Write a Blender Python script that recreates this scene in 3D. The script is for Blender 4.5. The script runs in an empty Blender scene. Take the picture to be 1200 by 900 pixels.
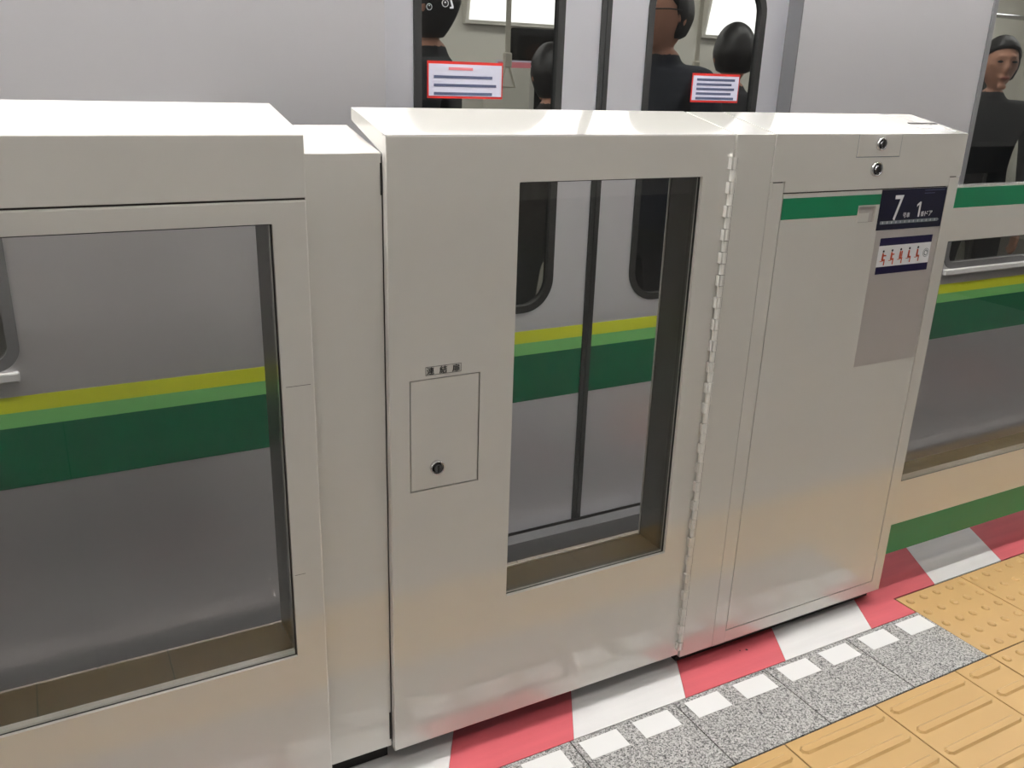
import bpy, bmesh, math, random
from mathutils import Vector, Matrix
from mathutils.geometry import delaunay_2d_cdt
random.seed(7)
S = bpy.context.scene
COL = S.collection

# ------------------------------------------------------------------ camera
# world: x along the platform, y towards the train (0 = front of the barrier), z up, metres
PAN, PITCH, ROLL, FPX = 0.504117, 0.338309, 0.032997, 1029.76
CAMLOC = Vector((0.0, -1.453, 1.44))
fw = Vector((math.sin(PAN)*math.cos(PITCH), math.cos(PAN)*math.cos(PITCH), -math.sin(PITCH)))
rt = Vector((math.cos(PAN), -math.sin(PAN), 0)); up = rt.cross(fw)
r2 = rt*math.cos(ROLL) + up*math.sin(ROLL); u2 = -rt*math.sin(ROLL) + up*math.cos(ROLL)
cd = bpy.data.cameras.new('camera'); cam = bpy.data.objects.new('camera', cd); COL.objects.link(cam)
M3 = Matrix((r2, u2, -fw)).transposed()
cam.matrix_world = Matrix.Translation(CAMLOC) @ M3.to_4x4()
cd.sensor_fit = 'HORIZONTAL'; cd.sensor_width = 36.0; cd.lens = FPX/1200*36.0
cd.clip_start = 0.02; cd.clip_end = 100
S.camera = cam

# ------------------------------------------------------------------ world, exposure
w = bpy.data.worlds.new('world'); S.world = w; w.use_nodes = True
w.node_tree.nodes['Background'].inputs[0].default_value = (0.55, 0.56, 0.6, 1)
w.node_tree.nodes['Background'].inputs[1].default_value = 0.3
S.view_settings.view_transform = 'Standard'; S.view_settings.look = 'None'
S.view_settings.gamma = 1.0; S.view_settings.exposure = 1.25
S.view_settings.use_curve_mapping = False
LAMP_EDGE = 158.0      # tubes over the barrier
LAMP_PLAT = 32.0      # tubes over the waiting line
LAMP_BACK = 6.0       # tubes near the back wall
LAMP_CAR = 3.2        # strips inside the train

# ------------------------------------------------------------------ materials
def srgb(r, g, b):
    f = lambda c: (c/255/12.92) if c/255 <= 0.04045 else ((c/255+0.055)/1.055)**2.4
    return (f(r), f(g), f(b), 1)
MATS = {}
def mat(name, col, rough=0.5, metal=0.0, coat=0.0, spec=0.5, noise=None, emit=None, bump=None, stretch=None):
    """noise=(scale, amount): soft colour mottling; bump=(scale, strength)"""
    m = bpy.data.materials.new(name); m.use_nodes = True; MATS[name] = m
    nt = m.node_tree; b = nt.nodes['Principled BSDF']
    b.inputs['Base Color'].default_value = col
    b.inputs['Roughness'].default_value = rough
    b.inputs['Metallic'].default_value = metal
    b.inputs['Specular IOR Level'].default_value = spec
    b.inputs['Coat Weight'].default_value = coat
    b.inputs['Coat Roughness'].default_value = 0.03
    if emit:
        b.inputs['Emission Color'].default_value = emit[0]; b.inputs['Emission Strength'].default_value = emit[1]
    if noise or bump:
        tc = nt.nodes.new('ShaderNodeTexCoord')
    if noise:
        n = nt.nodes.new('ShaderNodeTexNoise'); n.inputs['Scale'].default_value = noise[0]; n.inputs['Detail'].default_value = 6
        if stretch:
            mp = nt.nodes.new('ShaderNodeMapping'); mp.inputs['Scale'].default_value = stretch
            nt.links.new(tc.outputs['Object'], mp.inputs['Vector']); nt.links.new(mp.outputs[0], n.inputs['Vector'])
        else: nt.links.new(tc.outputs['Object'], n.inputs['Vector'])
        mx = nt.nodes.new('ShaderNodeMix'); mx.data_type = 'RGBA'
        a = noise[1]
        mx.inputs[6].default_value = tuple(c*(1-a) for c in col[:3]) + (1,)
        mx.inputs[7].default_value = tuple(min(1, c*(1+a)) for c in col[:3]) + (1,)
        nt.links.new(n.outputs['Fac'], mx.inputs[0]); nt.links.new(mx.outputs[2], b.inputs['Base Color'])
    if bump:
        n2 = nt.nodes.new('ShaderNodeTexNoise'); n2.inputs['Scale'].default_value = bump[0]; n2.inputs['Detail'].default_value = 3
        nt.links.new(tc.outputs['Object'], n2.inputs['Vector'])
        bp = nt.nodes.new('ShaderNodeBump'); bp.inputs['Strength'].default_value = bump[1]; bp.inputs['Distance'].default_value = 0.001
        nt.links.new(n2.outputs['Fac'], bp.inputs['Height']); nt.links.new(bp.outputs['Normal'], b.inputs['Normal'])
    return m

def granite(name, dark, mid, light, scale=330):
    m = mat(name, mid, 0.45)
    nt = m.node_tree; b = nt.nodes['Principled BSDF']
    tc = nt.nodes.new('ShaderNodeTexCoord')
    v = nt.nodes.new('ShaderNodeTexVoronoi'); v.inputs['Scale'].default_value = scale
    n = nt.nodes.new('ShaderNodeTexNoise'); n.inputs['Scale'].default_value = scale*0.45; n.inputs['Detail'].default_value = 4
    g = nt.nodes.new('ShaderNodeNewGeometry')
    nt.links.new(g.outputs['Position'], v.inputs['Vector']); nt.links.new(g.outputs['Position'], n.inputs['Vector'])
    sep = nt.nodes.new('ShaderNodeSeparateColor'); nt.links.new(v.outputs['Color'], sep.inputs[0])
    ad = nt.nodes.new('ShaderNodeMath'); ad.operation = 'MULTIPLY_ADD'; ad.inputs[1].default_value = 0.55
    nt.links.new(sep.outputs[0], ad.inputs[0])
    sc = nt.nodes.new('ShaderNodeMath'); sc.operation = 'MULTIPLY'; sc.inputs[1].default_value = 0.5
    nt.links.new(n.outputs['Fac'], sc.inputs[0]); nt.links.new(sc.outputs[0], ad.inputs[2])
    r = nt.nodes.new('ShaderNodeValToRGB'); cr = r.color_ramp
    cr.elements[0].position = 0.25; cr.elements[0].color = dark
    cr.elements[1].position = 0.75; cr.elements[1].color = light
    e = cr.elements.new(0.45); e.color = mid
    nt.links.new(ad.outputs[0], r.inputs[0]); nt.links.new(r.outputs[0], b.inputs['Base Color'])
    return m

def glass(name, tint, ior=1.5, rough=0.0):
    """pane: tinted straight-through light plus a Fresnel mirror reflection"""
    m = bpy.data.materials.new(name); m.use_nodes = True; MATS[name] = m
    nt = m.node_tree; nt.nodes.clear()
    o = nt.nodes.new('ShaderNodeOutputMaterial'); mx = nt.nodes.new('ShaderNodeMixShader')
    t = nt.nodes.new('ShaderNodeBsdfTransparent'); t.inputs[0].default_value = tint
    g = nt.nodes.new('ShaderNodeBsdfGlossy'); g.inputs['Roughness'].default_value = rough
    f = nt.nodes.new('ShaderNodeFresnel'); 
    ge = nt.nodes.new('ShaderNodeNewGeometry'); mi = nt.nodes.new('ShaderNodeMix'); mi.data_type = 'FLOAT'
    mi.inputs[2].default_value = ior; mi.inputs[3].default_value = 1.0/ior      # same Fresnel on both faces of the pane
    nt.links.new(ge.outputs['Backfacing'], mi.inputs[0]); nt.links.new(mi.outputs[0], f.inputs[0])
    nt.links.new(f.outputs[0], mx.inputs[0]); nt.links.new(t.outputs[0], mx.inputs[1]); nt.links.new(g.outputs[0], mx.inputs[2])
    nt.links.new(mx.outputs[0], o.inputs[0])
    return m

CREAM = mat('cream_paint', (0.72, 0.705, 0.665, 1), 0.09, coat=1.0, spec=0.4, noise=(3.0, 0.03))
CREAM.node_tree.nodes['Principled BSDF'].inputs['Coat IOR'].default_value = 1.7
CREAM.node_tree.nodes['Principled BSDF'].inputs['Coat Roughness'].default_value = 0.0
CREAM_SHADE = mat('cream_paint_shaded', (0.055, 0.052, 0.043, 1), 0.3)  # near-black copy of the cream; shade inside the frames is in the colour
GAP = mat('dark_gap', (0.02, 0.018, 0.016, 1), 0.7)
PLINTH = mat('black_plinth', (0.012, 0.011, 0.01, 1), 0.6)
GASKET = mat('black_gasket', (0.015, 0.015, 0.014, 1), 0.5)
CHROME = mat('chrome', (0.75, 0.75, 0.76, 1), 0.12, 1.0)
ALUM = mat('satin_aluminium', (0.86, 0.86, 0.87, 1), 0.35, 0.25)
DARKCHROME = mat('lock_core', (0.16, 0.16, 0.165, 1), 0.22, 1.0)
GREEN = mat('green_band', srgb(28, 134, 92), 0.3)
TGREEN = mat('train_green', srgb(6, 92, 58), 0.4, spec=0.3)
TLIGHT = mat('train_light_green', srgb(118, 190, 112), 0.3)
TLIME = mat('train_lime', srgb(205, 214, 48), 0.3)
NAVY = mat('navy_print', srgb(13, 14, 42), 0.35)
NAVY2 = mat('violet_navy_print', srgb(24, 15, 66), 0.35)
WHITEP = mat('white_print', (0.85, 0.86, 0.88, 1), 0.4)
GREYP = mat('grey_print', (0.22, 0.26, 0.27, 1), 0.4)
GREYLINE = mat('pale_grey_print', (0.55, 0.57, 0.60, 1), 0.4)
PATCH = mat('grey_film', (0.47, 0.44, 0.425, 1), 0.28)
ORANGE = mat('orange_print', srgb(206, 84, 52), 0.5)
DARKP = mat('dark_print', srgb(50, 40, 50), 0.5)
BLACKP = mat('black_print', (0.015, 0.014, 0.014, 1), 0.5)
RED = mat('red_floor_paint', (0.55, 0.10, 0.12, 1), 0.5, noise=(14, 0.16), bump=(60, 0.25), stretch=(0.18, 2.6, 1))
WHITEF = mat('white_floor_paint', (0.70, 0.69, 0.69, 1), 0.5, noise=(14, 0.09), bump=(60, 0.25), stretch=(0.18, 2.6, 1))
MARK = mat('white_marker', (0.74, 0.74, 0.74, 1), 0.4)
YEL = mat('yellow_tactile', (0.48, 0.305, 0.122, 1), 0.42, noise=(6, 0.06))
GRAN = granite('speckled_granite', (0.045, 0.045, 0.047, 1), (0.25, 0.245, 0.24, 1), (0.50, 0.49, 0.485, 1))
GRAN2 = granite('platform_granite', (0.06, 0.06, 0.06, 1), (0.16, 0.158, 0.155, 1), (0.28, 0.275, 0.27, 1), 300)
JOINT = mat('joint_mortar', (0.04, 0.038, 0.036, 1), 0.8)
CONC = mat('concrete', (0.22, 0.20, 0.19, 1), 0.7, noise=(4, 0.15))
DARKC = mat('dark_concrete', (0.05, 0.048, 0.045, 1), 0.8, noise=(2, 0.2))
WALL = mat('station_wall', (0.62, 0.60, 0.58, 1), 0.5)
CEIL = mat('ceiling_white', (0.72, 0.72, 0.71, 1), 0.7)
STEEL = mat('train_steel', (0.70, 0.69, 0.72, 1), 0.34, 0.68)
DOORST = mat('train_door_steel', (0.80, 0.80, 0.86, 1), 0.32, 0.68)
STEELD = mat('train_reveal', (0.20, 0.20, 0.21, 1), 0.4, 0.4)
RUBBER = mat('rubber', (0.018, 0.018, 0.018, 1), 0.5)
CARWALL = mat('car_wall', (0.72, 0.69, 0.62, 1), 0.45)
CARCEIL = mat('car_ceiling', (0.80, 0.79, 0.76, 1), 0.5)
CARFLOOR = mat('car_floor', (0.12, 0.11, 0.11, 1), 0.5)
SEATM = mat('seat_moquette', srgb(60, 88, 70), 0.9, noise=(60, 0.3))
LAMPM = mat('tube_glow', (1, 1, 1, 1), 0.5, emit=((1.0, 0.985, 0.95, 1), LAMP_EDGE))
LAMPP = mat('platform_tube_glow', (1, 1, 1, 1), 0.5, emit=((1.0, 0.965, 0.91, 1), LAMP_PLAT))
LAMPB = mat('back_tube_glow', (1, 1, 1, 1), 0.5, emit=((1.0, 0.97, 0.93, 1), LAMP_BACK))
LAMPC = mat('car_light_glow', (1, 1, 1, 1), 0.5, emit=((1.0, 0.96, 0.88, 1), LAMP_CAR))
SCREEN = mat('panel_glow', (0.6, 0.6, 0.6, 1), 0.3, emit=((1.0, 0.97, 0.9, 1), 0.9))
LAMPBODY = mat('lamp_housing', (0.75, 0.75, 0.74, 1), 0.5)
GLASS_B = glass('barrier_glass', (0.86, 0.855, 0.84, 1), 1.55)
GLASS_T = glass('train_glass', (0.72, 0.74, 0.75, 1), 1.5)
GLASS_D = glass('train_glass_far', (0.5, 0.52, 0.53, 1), 1.5)
SKIN = mat('skin', srgb(206, 150, 122), 0.5)
HAIR = mat('black_hair', (0.012, 0.010, 0.010, 1), 0.45)
EYEM = mat('eye_dark', (0.02, 0.015, 0.012, 1), 0.2)
LIP = mat('lip', srgb(176, 104, 92), 0.5)
STRAP = mat('strap_ivory', (0.72, 0.67, 0.56, 1), 0.5)
REDP = mat('red_print', srgb(200, 44, 40), 0.4)
PINKP = mat('pink_print', srgb(226, 130, 140), 0.4)
GREENP = mat('green_print', srgb(70, 150, 70), 0.4)
PALEB = mat('pale_print', srgb(205, 205, 222), 0.35)
INKB = mat('ink_blue_print', srgb(84, 90, 118), 0.4)

# ------------------------------------------------------------------ object helpers
def tag(o, label=None, cat=None, group=None, kind=None):
    if label: o['label'] = label
    if cat: o['category'] = cat
    if group: o['group'] = group
    if kind: o['kind'] = kind
    return o
def thing(name, loc, label, cat, group=None):
    o = bpy.data.objects.new(name, None); COL.objects.link(o); o.location = loc; o.empty_display_size = 0.05
    return tag(o, label, cat, group)
def root_loc(p):
    v = Vector((0, 0, 0))
    while p is not None:
        v += p.location; p = p.parent
    return v
def link(name, me, parent=None, loc=(0, 0, 0)):
    o = bpy.data.objects.new(name, me); COL.objects.link(o)
    o.location = loc
    if parent: o.parent = parent
    return o
def finish(name, bm, m, parent=None, smooth=False, kind=None):
    """bm is in world coordinates; becomes one mesh object"""
    off = root_loc(parent)
    bmesh.ops.recalc_face_normals(bm, faces=bm.faces)
    if off.length > 0: bmesh.ops.translate(bm, verts=bm.verts, vec=-off)
    me = bpy.data.meshes.new(name); bm.to_mesh(me); bm.free()
    for mm in (m if isinstance(m, (list, tuple)) else [m]): me.materials.append(mm)
    if smooth: me.polygons.foreach_set('use_smooth', [True]*len(me.polygons))
    o = link(name, me, parent)
    if kind: o['kind'] = kind
    return o
def bbox(bm, x0, x1, y0, y1, z0, z1, bev=0.0, seg=1):
    vs = [bm.verts.new(p) for p in ((x0,y0,z0),(x1,y0,z0),(x1,y1,z0),(x0,y1,z0),(x0,y0,z1),(x1,y0,z1),(x1,y1,z1),(x0,y1,z1))]
    fs = [bm.faces.new([vs[i] for i in q]) for q in ((0,3,2,1),(4,5,6,7),(0,1,5,4),(1,2,6,5),(2,3,7,6),(3,0,4,7))]
    if bev > 0:
        es = list({e for f in fs for e in f.edges})
        bmesh.ops.bevel(bm, geom=es, offset=bev, segments=seg, affect='EDGES', profile=0.5)
def box(name, b, m, parent=None, bev=0.0, seg=1, kind=None):
    bm = bmesh.new(); bbox(bm, *b, bev=bev, seg=seg); return finish(name, bm, m, parent, kind=kind)
def prism(bm, poly, a0, a1, axis, bev=0.0):
    """extrude a 2-D polygon along an axis: 'x' poly=(y,z); 'y' poly=(x,z); 'z' poly=(x,y)"""
    def P(p, a):
        return (a, p[0], p[1]) if axis == 'x' else (p[0], a, p[1]) if axis == 'y' else (p[0], p[1], a)
    A = [bm.verts.new(P(p, a0)) for p in poly]; B = [bm.verts.new(P(p, a1)) for p in poly]
    fs = [bm.faces.new(A), bm.faces.new(B)]
    n = len(poly)
    for i in range(n): fs.append(bm.faces.new((A[i], A[(i+1) % n], B[(i+1) % n], B[i])))
    if bev > 0:
        es = list({e for f in fs for e in f.edges})
        bmesh.ops.bevel(bm, geom=es, offset=bev, segments=2, affect='EDGES', profile=0.5)
def prism_obj(name, poly, a0, a1, axis, m, parent=None, bev=0.0, kind=None):
    bm = bmesh.new(); prism(bm, poly, a0, a1, axis, bev); return finish(name, bm, m, parent, kind=kind)
def rrect(x0, x1, z0, z1, r, n=8):
    pts = []
    if r <= 0: return [(x0, z0), (x1, z0), (x1, z1), (x0, z1)]
    for cx, cz, a in ((x1-r, z0+r, -90), (x1-r, z1-r, 0), (x0+r, z1-r, 90), (x0+r, z0+r, 180)):
        for k in range(n+1):
            t = math.radians(a + 90*k/n); pts.append((cx + r*math.cos(t), cz + r*math.sin(t)))
    return pts
def holed(bm, outer, holes, y0, y1):
    """slab in the x-z plane from y0 to y1 with holes"""
    co, ed = [], []
    for loop in [outer] + holes:
        n0 = len(co); co += [Vector((p[0], p[1])) for p in loop]
        ed += [(n0+i, n0+(i+1) % len(loop)) for i in range(len(loop))]
    V, _, Fc, _, _, _ = delaunay_2d_cdt(co, ed, [], 0, 1e-7)
    def inside(q, loop):
        c = False
        for i in range(len(loop)):
            a, b = loop[i], loop[i-1]
            if (a[1] > q[1]) != (b[1] > q[1]) and q[0] < (b[0]-a[0])*(q[1]-a[1])/(b[1]-a[1])+a[0]: c = not c
        return c
    vs = [bm.verts.new((p[0], y0, p[1])) for p in V]
    fs = []
    for f in Fc:
        q = (sum(V[i][0] for i in f)/len(f), sum(V[i][1] for i in f)/len(f))
        if inside(q, outer) and not any(inside(q, h_) for h_ in holes): fs.append(bm.faces.new([vs[i] for i in f]))
    ex = bmesh.ops.extrude_face_region(bm, geom=fs, use_keep_orig=True)
    bmesh.ops.translate(bm, verts=[g for g in ex['geom'] if isinstance(g, bmesh.types.BMVert)], vec=(0, y1-y0, 0))
def holed_obj(name, outer, holes, y0, y1, m, parent=None, bev=0.0):
    bm = bmesh.new(); holed(bm, outer, holes, y0, y1)
    if bev > 0:   # round the front outer edges
        xs = [p[0] for p in outer]; zs = [p[1] for p in outer]; lim = (min(xs), max(xs), min(zs), max(zs))
        def on(e):
            a, b = e.verts[0].co, e.verts[1].co
            if abs(a.y-y0) > 1e-6 or abs(b.y-y0) > 1e-6: return False
            return any(abs(a[i]-l) < 1e-6 and abs(b[i]-l) < 1e-6 for i, l in ((0, lim[0]), (0, lim[1]), (2, lim[2]), (2, lim[3])))
        bmesh.ops.bevel(bm, geom=[e for e in bm.edges if on(e)], offset=bev, segments=2, affect='EDGES', profile=0.5)
    return finish(name, bm, m, parent)
def cyl_y(bm, cx, cz, y0, y1, r0, r1=None, n=20):
    r1 = r0 if r1 is None else r1
    A = [bm.verts.new((cx + r0*math.cos(2*math.pi*k/n), y0, cz + r0*math.sin(2*math.pi*k/n))) for k in range(n)]
    B = [bm.verts.new((cx + r1*math.cos(2*math.pi*k/n), y1, cz + r1*math.sin(2*math.pi*k/n))) for k in range(n)]
    bm.faces.new(A); bm.faces.new(B)
    for k in range(n): bm.faces.new((A[k], A[(k+1) % n], B[(k+1) % n], B[k]))
def ring_y(bm, cx, cz, y0, y1, ro, ri, n=24):
    L = []
    for (r, y) in ((ro, y1), (ro*0.96, y0), (ri, y0), (ri, y1)):
        L.append([bm.verts.new((cx + r*math.cos(2*math.pi*k/n), y, cz + r*math.sin(2*math.pi*k/n))) for k in range(n)])
    for a in range(4):
        for k in range(n): bm.faces.new((L[a][k], L[a][(k+1) % n], L[(a+1) % 4][(k+1) % n], L[(a+1) % 4][k]))
def tube(bm, pts, r, n=8):
    rings = []
    pts = [Vector(p) for p in pts]
    for i, p in enumerate(pts):
        d = (pts[min(i+1, len(pts)-1)] - pts[max(i-1, 0)]).normalized()
        a = d.orthogonal().normalized(); b = d.cross(a)
        if rings:
            pa = rings[-1][1]; a = (pa - d*pa.dot(d)).normalized(); b = d.cross(a)
        rings.append(([bm.verts.new(p + (a*math.cos(2*math.pi*k/n) + b*math.sin(2*math.pi*k/n))*r) for k in range(n)], a))
    for i in range(len(rings)-1):
        A, B = rings[i][0], rings[i+1][0]
        for k in range(n): bm.faces.new((A[k], A[(k+1) % n], B[(k+1) % n], B[k]))
    bm.faces.new(rings[0][0]); bm.faces.new(rings[-1][0])
def text_mesh(body, size, thick=0.0, offset=0.0):
    cu = bpy.data.curves.new('text', 'FONT'); cu.body = body; cu.size = size; cu.resolution_u = 3
    cu.align_x = 'CENTER'; cu.align_y = 'CENTER'; cu.extrude = thick; cu.offset = offset
    o = bpy.data.objects.new('text', cu); COL.objects.link(o)
    dg = bpy.context.evaluated_depsgraph_get()
    me = bpy.data.meshes.new_from_object(o.evaluated_get(dg))
    bpy.data.objects.remove(o); bpy.data.curves.remove(cu)
    return me
def text_front(name, body, cx, cz, hgt, y, m, parent, wid=None, offset=0.0, mirror=False):
    """lettering standing in the x-z plane, read from -y; scaled to hgt (and wid)"""
    me = text_mesh(body, 0.1, 0.0005, offset)
    vs = me.vertices
    xs = [v.co.x for v in vs]; ys = [v.co.y for v in vs]; zs = [v.co.z for v in vs]
    mx, my = (min(xs)+max(xs))/2, (min(ys)+max(ys))/2
    s = hgt/(max(ys)-min(ys)); sx = (wid/(max(xs)-min(xs))) if wid else s
    if mirror: sx = -sx
    off = root_loc(parent)
    for v in vs:
        v.co = Vector(((v.co.x-mx)*sx + cx, y - v.co.z*0.6, (v.co.y-my)*s + cz)) - off
    me.materials.clear(); me.materials.append(m); me.name = name
    return link(name, me, parent)

# ================================================================== SETTING
# ---- platform floor with its pieces
floor = box('floor', (-6, 9, -8, 0.655, -0.20, -0.004), JOINT, kind='structure')
track = box('track_bed', (-6, 9, 0.67, 4.6, -1.35, -1.20), DARKC, kind='structure')
box('platform_side', (-6, 9, 0.60, 0.654, -1.20, -0.201), DARKC, kind='structure')
box('ceiling', (-6, 9, -8, 4.6, 2.98, 3.10), CEIL, kind='structure')
box('wall_back', (-6, 9, -8.15, -8, -0.2, 3.10), WALL, kind='structure')
box('wall_tunnel', (-6, 9, 4.6, 4.75, -1.35, 3.10), DARKC, kind='structure')
box('wall_left', (-6.15, -6, -8.15, 4.75, -1.35, 3.10), WALL, kind='structure')
box('wall_right', (9, 9.15, -8.15, 4.75, -1.35, 3.10), WALL, kind='structure')

FL = Vector((0, 0, 0))
TB = 0.0019  # joint half width
def slab_poly(name, polys, z0, z1, m, bev=0.0):
    bm = bmesh.new()
    for p in polys: prism(bm, p, z0, z1, 'z', bev)
    return finish(name, bm, m, floor)
# red and white warning band, slanted ends
def clip(poly, f):
    out = []
    for i in range(len(poly)):
        a, b = poly[i], poly[(i+1) % len(poly)]; fa, fb = f(a), f(b)
        if fa >= 0: out.append(a)
        if (fa >= 0) != (fb >= 0):
            t = fa/(fa-fb); out.append((a[0]+(b[0]-a[0])*t, a[1]+(b[1]-a[1])*t))
    return out
SL = 0.57
XB = [-0.03, 0.295, 0.62, 0.941, 1.267, 1.602, 1.930, 2.257, 2.584, 2.91, 3.237, 3.563, 3.89, 4.216]
XB = [-0.68, -0.355] + XB
for i in range(len(XB)-1):
    a, b = XB[i]+0.0004, XB[i+1]-0.0004
    y0, y1 = -0.0985, 0.22
    q = [(a, y0), (b, y0), (b+SL*(y1-y0), y1), (a+SL*(y1-y0), y1)]
    left = clip(q, lambda p: 2.114-p[0])
    right = clip(clip(q, lambda p: p[0]-2.114), lambda p: p[1]+0.0205)
    polys = [p for p in (left, right) if len(p) >= 3]
    redq = (i % 2 == 0)   # XB[2..3] -> white before 0.62
    redq = (round((XB[i]-0.62)/0.3265) % 2 == 0)
    slab_poly('red_stripe' if redq else 'white_stripe', polys, -0.004, 0.0, RED if redq else WHITEF)
for hx, hy, hr in ((1.521, -0.012, 0.0022), (1.540, -0.017, 0.0036)):   # old bolt holes in the band
    bm = bmesh.new(); prism(bm, [(hx+hr*math.cos(2*math.pi*k/10), hy+hr*math.sin(2*math.pi*k/10)) for k in range(10)], 0.0001, 0.0004, 'z'); finish('bolt_hole', bm, GAP, floor)
# platform edge slabs behind the band
for k in range(-4, 11):
    slab_poly('edge_slab', [[(k*0.6-0.002, 0.224), (k*0.6+0.594, 0.224), (k*0.6+0.594, 0.598), (k*0.6-0.002, 0.598)]], -0.004, 0.0, DARKC)
    slab_poly('edge_nosing', [[(k*0.6-0.002, 0.601), (k*0.6+0.594, 0.601), (k*0.6+0.594, 0.652), (k*0.6-0.002, 0.652)]], -0.004, 0.0, CONC)
# speckled granite pavers, 300 mm
gx = [2.1205-0.298*k for k in range(12)]
for k in range(11):
    slab_poly('granite_paver', [[(gx[k+1]+TB, -0.3265+TB), (gx[k]-TB, -0.3265+TB), (gx[k]-TB, -0.1005), (gx[k+1]+TB, -0.1005)]], -0.004, 0.0, GRAN)
# white marker squares
sqs = [2.006, 1.854, 1.703, 1.554, 1.403, 1.250, 1.094, 0.944, 0.792, 0.641, 0.49, 0.34, 0.19, 0.04]
for x in sqs:
    slab_poly('marker_square', [[(x, -0.171), (x+0.104, -0.171), (x+0.104, -0.1135), (x, -0.1135)]], 0.0001, 0.0008, MARK)
# tactile tiles
def bump_dot(bm, x, y, z0, h=0.005, rb=0.0125, rt_=0.0065, n=12):
    prof = [(rb, 0), (rb*0.88, h*0.55), (rt_*1.15, h*0.93), (rt_*0.6, h)]
    L = [[bm.verts.new((x+r*math.cos(2*math.pi*k/n), y+r*math.sin(2*math.pi*k/n), z0+z)) for k in range(n)] for r, z in prof]
    for a in range(len(L)-1):
        for k in range(n): bm.faces.new((L[a][k], L[a][(k+1) % n], L[a+1][(k+1) % n], L[a+1][k]))
    bm.faces.new(L[-1])
def bump_bar(bm, x0, x1, y, z0, h=0.005, wb=0.0135, wt=0.0085):
    def rr(w, e): return [(x0+e, y-w), (x1-e, y-w), (x1-e+w*0.9, y-w*0.4), (x1-e+w*0.9, y+w*0.4), (x1-e, y+w), (x0+e, y+w), (x0+e-w*0.9, y+w*0.4), (x0+e-w*0.9, y-w*0.4)]
    A = [bm.verts.new((p[0], p[1], z0)) for p in rr(wb, wb)]
    B = [bm.verts.new((p[0], p[1], z0+h)) for p in rr(wt, wb)]
    for k in range(8): bm.faces.new((A[k], A[(k+1) % 8], B[(k+1) % 8], B[k]))
    bm.faces.new(B)
def tactile_mesh(kind, wx, wy):
    bm = bmesh.new(); bbox(bm, TB, wx-TB, TB, wy-TB, -0.004, 0.0, bev=0.0006)
    if kind == 'dot':
        nx = round(wx/0.06)
        for i in range(nx):
            for j in range(5): bump_dot(bm, wx*(i+0.5)/nx, wy*(j+0.5)/5, 0.0)
    else:
        for j in range(4): bump_bar(bm, 0.014, wx-0.014, wy*(j+0.5)/4, 0.0)
    bmesh.ops.recalc_face_normals(bm, faces=bm.faces)
    me = bpy.data.meshes.new('tactile_'+kind); bm.to_mesh(me); bm.free(); me.materials.append(YEL)
    return me
me_dot = tactile_mesh('dot', 0.296, 0.303); me_bar = tactile_mesh('bar', 0.3025, 0.303); me_cut = tactile_mesh('bar', 0.1445, 0.303)
for k in range(8):
    link('dotted_tactile_tile', me_dot, floor, (2.118+0.296*k, -0.3265, 0))
    link('dotted_tactile_tile', me_dot, floor, (2.1225+0.296*k, -0.6295, 0))
link('cut_tactile_tile', me_cut, floor, (1.9765, -0.6295, 0))
for k in range(12):
    link('barred_tactile_tile', me_bar, floor, (1.9765-0.3025*(k+1), -0.6295, 0))
# granite behind the tactile row (towards the camera)
for k in range(-3, 10):
    slab_poly('border_paver', [[(k*0.6+TB, -0.724), (k*0.6+0.6-TB, -0.724), (k*0.6+0.6-TB, -0.6325), (k*0.6+TB, -0.6325)]], -0.004, 0.0, GRAN)
for j in range(4):
    for k in range(-3, 10):
        y1 = -0.7265-0.6*j
        slab_poly('platform_paver', [[(k*0.6+TB, y1-0.6+TB), (k*0.6+0.6-TB, y1-0.6+TB), (k*0.6+0.6-TB, y1-TB), (k*0.6+TB, y1-TB)]], -0.004, 0.0, GRAN2)
slab_poly('platform_surface', [[(-6, -8), (9, -8), (9, -3.13), (-6, -3.13)]], -0.004, 0.0, GRAN2)

# ---- lamps on the ceiling
def lamp(x, y, m, label, group, L=1.2, zz=2.98):
    t = thing('ceiling_light', (x, y, zz), label, 'ceiling light', group)
    box('housing', (x-L/2, x+L/2, y-0.06, y+0.06, zz-0.035, zz), LAMPBODY, t)
    bm = bmesh.new(); tube(bm, [(x-L/2+0.03, y, zz-0.052), (x+L/2-0.03, y, zz-0.052)], 0.0065, 8)
    finish('fluorescent_tube', bm, m, t, smooth=True)
    for sx in (-1, 1): box('tube_holder', (x+sx*(L/2-0.022)-0.008, x+sx*(L/2-0.022)+0.008, y-0.012, y+0.012, zz-0.066, zz-0.035), LAMPBODY, t)
for k in range(9):
    lamp(-4.2+1.25*k, 0.0215, LAMPM, 'single tube ceiling light in the row above the barrier', 'lights over the barrier')
    lamp(-4.2+1.25*k, -1.30, LAMPP, 'single tube ceiling light in the row over the platform', 'lights over the platform')
for k in range(6):
    lamp(-4.2+2.2*k, -5.0, LAMPB, 'single tube ceiling light in the row near the back wall', 'lights near the back wall')

# ================================================================== BARRIER
def cap_profile(y0, y1, zb, zf, rise):
    """side profile (y,z) of a sloping cap"""
    return [(y0, zb), (y1, zb), (y1, zf+rise), (y0, zf)]
def lock(parent, cx, cz, y, r=0.0115, name='lock'):
    bm = bmesh.new(); ring_y(bm, cx, cz, y-0.007, y+0.002, r, r*0.80)
    o = finish(name, bm, CHROME, parent, smooth=True)
    bm = bmesh.new(); cyl_y(bm, cx, cz, y-0.0095, y+0.002, r*0.56, r*0.80, n=20); finish('lock_core', bm, DARKCHROME, o)
    bm = bmesh.new(); bbox(bm, cx-r*0.12, cx+r*0.12, y-0.0100, y-0.009, cz-r*0.45, cz+r*0.45); finish('keyhole', bm, BLACKP, o)
    return o

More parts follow.
